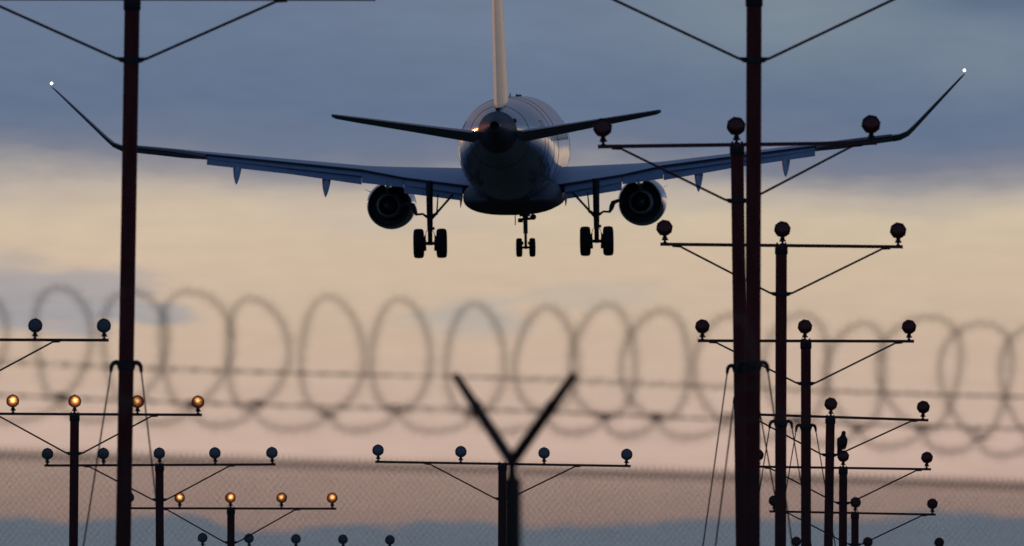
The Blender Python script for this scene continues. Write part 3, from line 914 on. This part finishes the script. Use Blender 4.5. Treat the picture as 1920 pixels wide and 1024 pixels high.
    # landing gear
    def tyre(name, parent, c, Rr, hw):
        t = MB()
        t.lathe([(-hw * 0.55, Rr * 0.52), (-hw * 0.86, Rr * 0.60), (-hw, Rr * 0.76), (-hw * 0.93, Rr * 0.90), (-hw * 0.70, Rr * 0.975), (-hw * 0.3, Rr), (-hw * .28, Rr * .985), (-hw * .22, Rr * .985), (-hw * .2, Rr),
                 (hw * .2, Rr), (hw * .22, Rr * .985), (hw * .28, Rr * .985), (hw * 0.3, Rr), (hw * 0.70, Rr * 0.975), (hw * 0.93, Rr * 0.90), (hw, Rr * 0.76), (hw * 0.86, Rr * 0.60), (hw * 0.55, Rr * 0.52)],
                origin=c, axis=(1, 0, 0), n=40, caps=False)
        t.cur = 1
        t.lathe([(-hw * 0.55, Rr * 0.53), (-hw * 0.60, Rr * 0.48), (-hw * 0.3, Rr * 0.40), (-hw * 0.35, Rr * 0.15), (-hw * 0.6, Rr * 0.12), (hw * 0.6, Rr * 0.12), (hw * 0.35, Rr * 0.15), (hw * 0.3, Rr * 0.40), (hw * 0.60, Rr * 0.48), (hw * 0.55, Rr * 0.53)],
                origin=c, axis=(1, 0, 0), n=40)
        t.build(name, [M['tyre'], M['gear']], parent)
    for sx in (-1, 1):
        gx, gy = sx * 2.63, 15.6
        g = MB()
        g.path([(gx, gy + .05, -0.95), (gx, gy, -1.4), (gx, gy, -2.05)], [0.115, 0.105, 0.10], 16)
        g.path([(gx, gy, -2.03), (gx, gy, -2.10), (gx, gy, -2.5)], [0.118, 0.095, 0.088], 16)
        g.path([(gx, gy, -2.48), (gx, gy, -2.98)], [0.072, 0.075], 16)
        g.path([(gx - 0.36, gy, -2.92), (gx + 0.36, gy, -2.92)], 0.052, 12)
        for q in (-1, 1):
            g.path([(gx + q * 0.13, gy, -2.92), (gx + q * 0.20, gy, -2.92)], 0.13, 16)
            g.path([(gx + q * 0.15, gy + 0.02, -2.66), (gx + q * 0.18, gy, -2.84)], 0.022, 8)
            g.box((gx + q * 0.16, gy, -3.09), (0.075, 0.08, 0.13)); g.box((gx + q * 0.165, gy - .02, -2.74), (0.06, 0.08, 0.09))
            g.path([(gx + q * 0.02, gy - 0.1, -2.44), (gx + q * 0.12, gy - .12, -2.56), (gx + q * 0.17, gy - .08, -2.75)], 0.010, 6)
        g.box((gx + 0.10 * (1 if sx < 0 else 1), gy - 0.06, -2.45), (0.10, 0.08, 0.09))
        # torque links behind the piston
        g.path([(gx, gy - 0.08, -2.3), (gx, gy - 0.30, -2.6), (gx, gy - 0.07, -2.88)], [0.035, 0.03, 0.035], 8)
        # side stay inboard, thin actuator, outboard door link
        g.path([(gx - sx * 0.06, gy, -2.14), (gx - sx * 0.38, gy + .05, -1.78), (gx - sx * 0.74, gy + 0.1, -1.38)], [0.045, 0.036, 0.040], 10)
        g.path([(gx - sx * 0.22, gy, -1.98), (gx - sx * 0.27, gy, -1.35)], [0.026, 0.018], 8)
        g.path([(gx - sx * 0.02, gy, -2.1), (gx - sx * 0.24, gy, -1.96)], 0.05, 8)
        g.path([(gx + sx * 0.08, gy, -2.09), (gx + sx * 0.22, gy, -1.99), (gx + sx * 0.40, gy, -2.00)], [0.045, 0.035, 0.035], 8)
        gear = g.build('main_landing_gear', M['gear'], A)
        for q in (-1, 1): tyre('wheel', gear, (gx + q * 0.362, gy, -2.92), 0.468, 0.163)
        d = MB()
        d.loft([[Vector((sx * x, gy + yy, z)) for x, z in ((3.02, -2.02), (3.06, -1.80), (3.12, -1.66), (3.30, -1.60), (3.36, -1.62), (3.34, -1.70), (3.22, -1.76), (3.16, -1.92), (3.06, -2.04))] for yy in (-0.45, 0.45)])
        d.path([(sx * 3.33, gy - 0.1, -1.62), (sx * 3.5, gy, -1.72)], 0.03, 8)
        d.build('gear_door', M['gear'], gear, smooth=0)
    g = MB(); gx, gy = 0.0, 27.4
    g.path([(gx, gy, -1.5), (gx, gy, -2.25), (gx, gy, -2.3)], [0.10, 0.09, 0.075], 14)
    g.path([(gx, gy, -2.3), (gx, gy, -2.75)], 0.072, 14)
    g.path([(gx, gy, -2.75), (gx, gy, -3.25)], 0.045, 12)
    g.path([(gx - 0.22, gy, -3.20), (gx + 0.22, gy, -3.20)], 0.04, 10)
    g.path([(gx, gy - 0.07, -2.65), (gx, gy - 0.24, -2.9), (gx, gy - 0.06, -3.12)], 0.025, 8)
    g.path([(gx + 0.0, gy + .05, -2.5), (gx + 0.0, gy + 0.9, -1.6)], 0.04, 8)
    g.lathe([(-0.10, 0.05), (-0.09, 0.095), (0.05, 0.10), (0.10, 0.06)], origin=(0.25, gy, -2.22), n=16)
    g.path([(-0.22, gy, -2.30), (0.30, gy, -2.26)], 0.045, 10)
    g.box((-0.16, gy, -2.33), (0.16, 0.14, 0.12)); g.box((-0.02, gy, -2.16), (0.34, .12, .08))
    for q in (-1, 1): g.box((q * 0.10, gy, -3.06), (0.06, 0.06, 0.10))
    ng = g.build('nose_landing_gear', M['gear'], A)
    for q in (-1, 1): tyre('wheel', ng, (q * 0.212, gy, -3.20), 0.305, 0.098)
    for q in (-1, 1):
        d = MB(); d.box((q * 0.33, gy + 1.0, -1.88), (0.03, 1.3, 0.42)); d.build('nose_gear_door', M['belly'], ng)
    return A
build_airliner()

# ------------------------------------------------------------------ sky
def build_world():
    w = bpy.data.worlds.new("World"); sc.world = w; w.use_nodes = True
    nt = w.node_tree; nt.nodes.clear()
    out = nt.nodes.new("ShaderNodeOutputWorld"); bg = nt.nodes.new("ShaderNodeBackground")
    nt.links.new(bg.outputs[0], out.inputs[0])
    tc = nt.nodes.new("ShaderNodeTexCoord")
    sep = nt.nodes.new("ShaderNodeSeparateXYZ"); nt.links.new(tc.outputs["Generated"], sep.inputs[0])
    X, Y, Z = sep.outputs
    def m(op, a, b=None, c=None, clamp=False):
        n = nt.nodes.new("ShaderNodeMath"); n.operation = op; n.use_clamp = clamp
        for i, v in enumerate((a, b, c)):
            if v is None: continue
            if isinstance(v, (int, float)): n.inputs[i].default_value = v
            else: nt.links.new(v, n.inputs[i])
        return n.outputs[0]
    def sm(v, a, b, lo=0.0, hi=1.0):
        n = nt.nodes.new("ShaderNodeMapRange"); n.interpolation_type = 'SMOOTHSTEP'
        nt.links.new(v, n.inputs[0])
        for k, q in ((1, a), (2, b), (3, lo), (4, hi)): n.inputs[k].default_value = q
        return n.outputs[0]
    def noise(u, v, su, sv, detail=4, rough=0.5, seed=0.0):
        c = nt.nodes.new("ShaderNodeCombineXYZ")
        nt.links.new(m('DIVIDE', u, su), c.inputs[0]); nt.links.new(m('DIVIDE', v, sv), c.inputs[1]); c.inputs[2].default_value = seed
        n = nt.nodes.new("ShaderNodeTexNoise"); n.inputs["Scale"].default_value = 1; n.inputs["Detail"].default_value = detail; n.inputs["Roughness"].default_value = rough
        nt.links.new(c.outputs[0], n.inputs["Vector"])
        return m('SUBTRACT', n.outputs["Fac"], 0.5)
    def mix(f, a, b, mode='MIX'):
        n = nt.nodes.new("ShaderNodeMix"); n.data_type = 'RGBA'; n.blend_type = mode
        for k, v in ((0, f), (6, a), (7, b)):
            if isinstance(v, (int, float)): n.inputs[k].default_value = v
            elif isinstance(v, tuple): n.inputs[k].default_value = v
            else: nt.links.new(v, n.inputs[k])
        return n.outputs[2]
    def gauss(u, v, cu, cv, su, sv):
        a = m('DIVIDE', m('SUBTRACT', u, cu), su); b = m('DIVIDE', m('SUBTRACT', v, cv), sv)
        return m('EXPONENT', m('MULTIPLY', m('ADD', m('MULTIPLY', a, a), m('MULTIPLY', b, b)), -1.0))
    az = m('ARCTAN2', X, Y)
    hor = m('SQRT', m('ADD', m('MULTIPLY', X, X), m('MULTIPLY', Y, Y)))
    el = m('ARCTAN2', Z, hor)
    aaz = m('ABSOLUTE', m('ADD', az, -0.0))
    widen = m('ADD', m('MULTIPLY', m('MINIMUM', m('MAXIMUM', m('SUBTRACT', aaz, 0.055), 0.0), 0.40), 5.0), 1.0)
    E0 = m('MULTIPLY', el, F)
    E = m('DIVIDE', E0, widen)
    PY = m('SUBTRACT', HY, E)
    U = m('ADD', m('MULTIPLY', az, F), 960.0)
    # cloud layer: rows warped by soft noise
    n1 = noise(U, PY, 620.0, 170.0, 5, 0.5, 3.1)
    n2 = noise(U, PY, 190.0, 45.0, 4, 0.55, 9.7)
    edge = m('SUBTRACT', 1.0, sm(PY, 420.0, 620.0, 0.0, 0.75))
    PW = m('ADD', PY, m('ADD', m('MULTIPLY', m('MULTIPLY', n1, 165.0), edge), m('MULTIPLY', m('MULTIPLY', n2, 48.0), edge)))
    PW = m('ADD', PW, m('MULTIPLY', gauss(U, PY, 1750.0, 320.0, 330.0, 120.0), -26.0))
    PW = m('ADD', PW, m('MULTIPLY', gauss(U, PY, 120.0, 320.0, 420.0, 120.0), 14.0))
    PW = m('ADD', PW, m('MULTIPLY', gauss(U, PY, 640.0, 330.0, 260.0, 60.0), -26.0))
    PW = m('ADD', PW, m('MULTIPLY', gauss(U, PY, 1090.0, 290.0, 130.0, 50.0), 16.0))
    cr = nt.nodes.new("ShaderNodeValToRGB")
    stops = [(-600, (84, 100, 132)), (-60, (104, 119, 143)), (40, (106, 121, 146)), (120, (102, 118, 143)), (200, (100, 116, 142)), (250, (107, 119, 142)), (292, (124, 128, 143)),
             (320, (152, 149, 152)), (355, (186, 174, 162)), (405, (206, 189, 164)), (500, (206, 184, 160)), (620, (202, 178, 157)), (760, (200, 174, 157)), (850, (201, 173, 159)), (930, (189, 160, 148)), (1100, (150, 130, 130)), (1400, (85, 82, 90))]
    e = cr.color_ramp.elements
    lo, hi = -600.0, 1400.0
    for i, (p, c) in enumerate(stops):
        pos = (p - lo) / (hi - lo)
        if i == 0: x = e[0]; x.position = pos
        elif i == 1: x = e[1]; x.position = pos
        else: x = e.new(pos)
        x.color = rgb(*c)
    nt.links.new(m('DIVIDE', m('SUBTRACT', PW, lo), hi - lo), cr.inputs[0])
    colr = cr.outputs[0]
    # pale greenish thinning high right, blue-grey wisps at left and centre
    colr = mix(m('MULTIPLY', gauss(U, PY, 1480.0, 20.0, 300.0, 110.0), 0.75), colr, rgb(128, 142, 151))
    colr = mix(m('MULTIPLY', gauss(U, PY, 1860.0, 110.0, 160.0, 80.0), 0.75), colr, rgb(121, 135, 150))
    colr = mix(m('MULTIPLY', gauss(U, PY, 860.0, 30.0, 240.0, 90.0), 0.35), colr, rgb(118, 133, 150))
    n3 = noise(U, PY, 240.0, 60.0, 5, 0.55, 1.7)
    def patch(cu, cv, su, sv, k, c, nn=1.6):
        g = m('ADD', gauss(U, PY, cu, cv, su, sv), m('MULTIPLY', n3, nn))
        return m('MULTIPLY', m('MULTIPLY', sm(g, 0.25, 0.85), k), sm(gauss(U, PY, cu, cv, su * 2, sv * 2), 0.05, 0.4))
    colr = mix(patch(20, 560, 300, 75, 0.85, None), colr, rgb(150, 153, 162))
    colr = mix(patch(40, 500, 120, 35, 0.45, None), colr, rgb(160, 158, 160))
    colr = mix(patch(300, 590, 90, 28, 0.7, None), colr, rgb(150, 155, 163))
    colr = mix(patch(880, 590, 130, 42, 0.5, None), colr, rgb(165, 166, 165))
    colr = mix(patch(1100, 560, 150, 30, 0.35, None), colr, rgb(176, 172, 162))
    colr = mix(patch(760, 405, 330, 45, 0.4, None), colr, rgb(190, 178, 168))
    colr = mix(patch(1250, 372, 300, 36, 0.35, None), colr, rgb(186, 176, 166))
    colr = mix(m('MULTIPLY', gauss(U, PY, 260.0, 460.0, 380.0, 110.0), 0.35), colr, rgb(214, 187, 166))
    # low cloud bank
    n4 = noise(U, PY, 330.0, 260.0, 5, 0.55, 5.5)
    ce = m('ADD', PY, m('MULTIPLY', n4, 110.0))
    ce = m('ADD', ce, m('MULTIPLY', gauss(U, PY, 1790.0, 980.0, 150.0, 400.0), 22.0))
    ce = m('ADD', ce, m('MULTIPLY', gauss(U, PY, 330.0, 980.0, 110.0, 400.0), 22.0))
    cb = m('MULTIPLY', sm(ce, 975.0, 1000.0), sm(PY, 1000.0, 1700.0, 1.0, 0.0))
    colr = mix(m('MULTIPLY', cb, 0.95), colr, rgb(121, 134, 149))
    colr = mix(m('MULTIPLY', gauss(U, PY, 1860.0, 0.0, 160.0, 32.0), 0.7), colr, rgb(88, 106, 130))
    # faint large mottling
    n5 = noise(U, PY, 90.0, 28.0, 3, 0.5, 2.2)
    colr = mix(1.0, colr, mixv(nt, m, n5), 'MULTIPLY')
    colr = mix(sm(az, -0.30, -0.10, 0.72, 0.0), colr, rgb(90, 94, 112))
    # darker away from the afterglow
    fall = sm(aaz, 0.40, 1.7, 0.0, 1.0)
    colr = mix(fall, colr, (0.080, 0.112, 0.180, 1))
    # upper dome
    sky = nt.nodes.new("ShaderNodeTexSky"); sky.sky_type = 'NISHITA'; sky.sun_disc = False
    sky.sun_elevation = R(1.0); sky.sun_rotation = R(SUN_AZ); sky.air_density = 1.0; sky.dust_density = 1.0
    dome = nt.nodes.new("ShaderNodeValToRGB")
    d = dome.color_ramp.elements
    d[0].position = 0.0; d[0].color = (0.088, 0.128, 0.218, 1)
    d[1].position = 1.0; d[1].color = (0.045, 0.08, 0.175, 1)
    x = d.new(0.3); x.color = (0.07, 0.115, 0.22, 1)
    nt.links.new(m('MAXIMUM', Z, 0.0), dome.inputs[0])
    rear = sm(aaz, 0.6, 2.4, 1.0, 0.85)
    rc = nt.nodes.new("ShaderNodeCombineXYZ")
    for k in range(3): nt.links.new(rear, rc.inputs[k])
    dm = mix(1.0, dome.outputs[0], rc.outputs[0], 'MULTIPLY')
    sk = mix(1.0, sky.outputs[0], (0.05, 0.05, 0.05, 1), 'MULTIPLY')
    dm = mix(0.25, dm, sk)
    t = sm(E, 2000.0, 3600.0)
    final = mix(t, colr, dm)
    # nothing bright under the horizon
    below = sm(Z, -0.02, 0.0)
    final = mix(below, (0.012, 0.012, 0.012, 1), final)
    nt.links.new(final, bg.inputs[0]); bg.inputs[1].default_value = 1.0
def mixv(nt, m, n5):
    c = nt.nodes.new("ShaderNodeCombineXYZ")
    v = m('ADD', m('MULTIPLY', n5, 0.14), 1.0)
    for k in range(3): nt.links.new(v, c.inputs[k])
    return c.outputs[0]
SUN_AZ, SUN_EL = -13.0, 4.6
build_world()

sun = bpy.data.lights.new("low_sun", 'SUN'); sun.energy = 0.05; sun.angle = R(0.6); sun.color = (1.0, 0.24, 0.06)
so = bpy.data.objects.new("low_sun", sun); col.objects.link(so)
d = Vector((math.sin(R(SUN_AZ)) * math.cos(R(SUN_EL)), math.cos(R(SUN_AZ)) * math.cos(R(SUN_EL)), math.sin(R(SUN_EL))))
so.rotation_euler = d.to_track_quat('Z', 'Y').to_euler(); so.location = (0, 0, 60)

# ------------------------------------------------------------------ camera
cam = bpy.data.cameras.new("camera"); cam.sensor_width = 36; cam.lens = F / 1920 * 36
cam.clip_start = 1; cam.clip_end = 20000
cam.dof.use_dof = True; cam.dof.focus_distance = 345; cam.dof.aperture_fstop = cam.lens / 46.0
co = bpy.data.objects.new("camera", cam); col.objects.link(co)
co.location = CAM; co.rotation_euler = (R(90) + PITCH, 0, 0)
sc.camera = co

sc.view_settings.view_transform = 'Standard'; sc.view_settings.look = 'None'
sc.view_settings.exposure = 0; sc.view_settings.gamma = 1
sc.cycles.use_denoising = True
sc.cycles.max_bounces = 6
sc.cycles.filter_width = 1.5
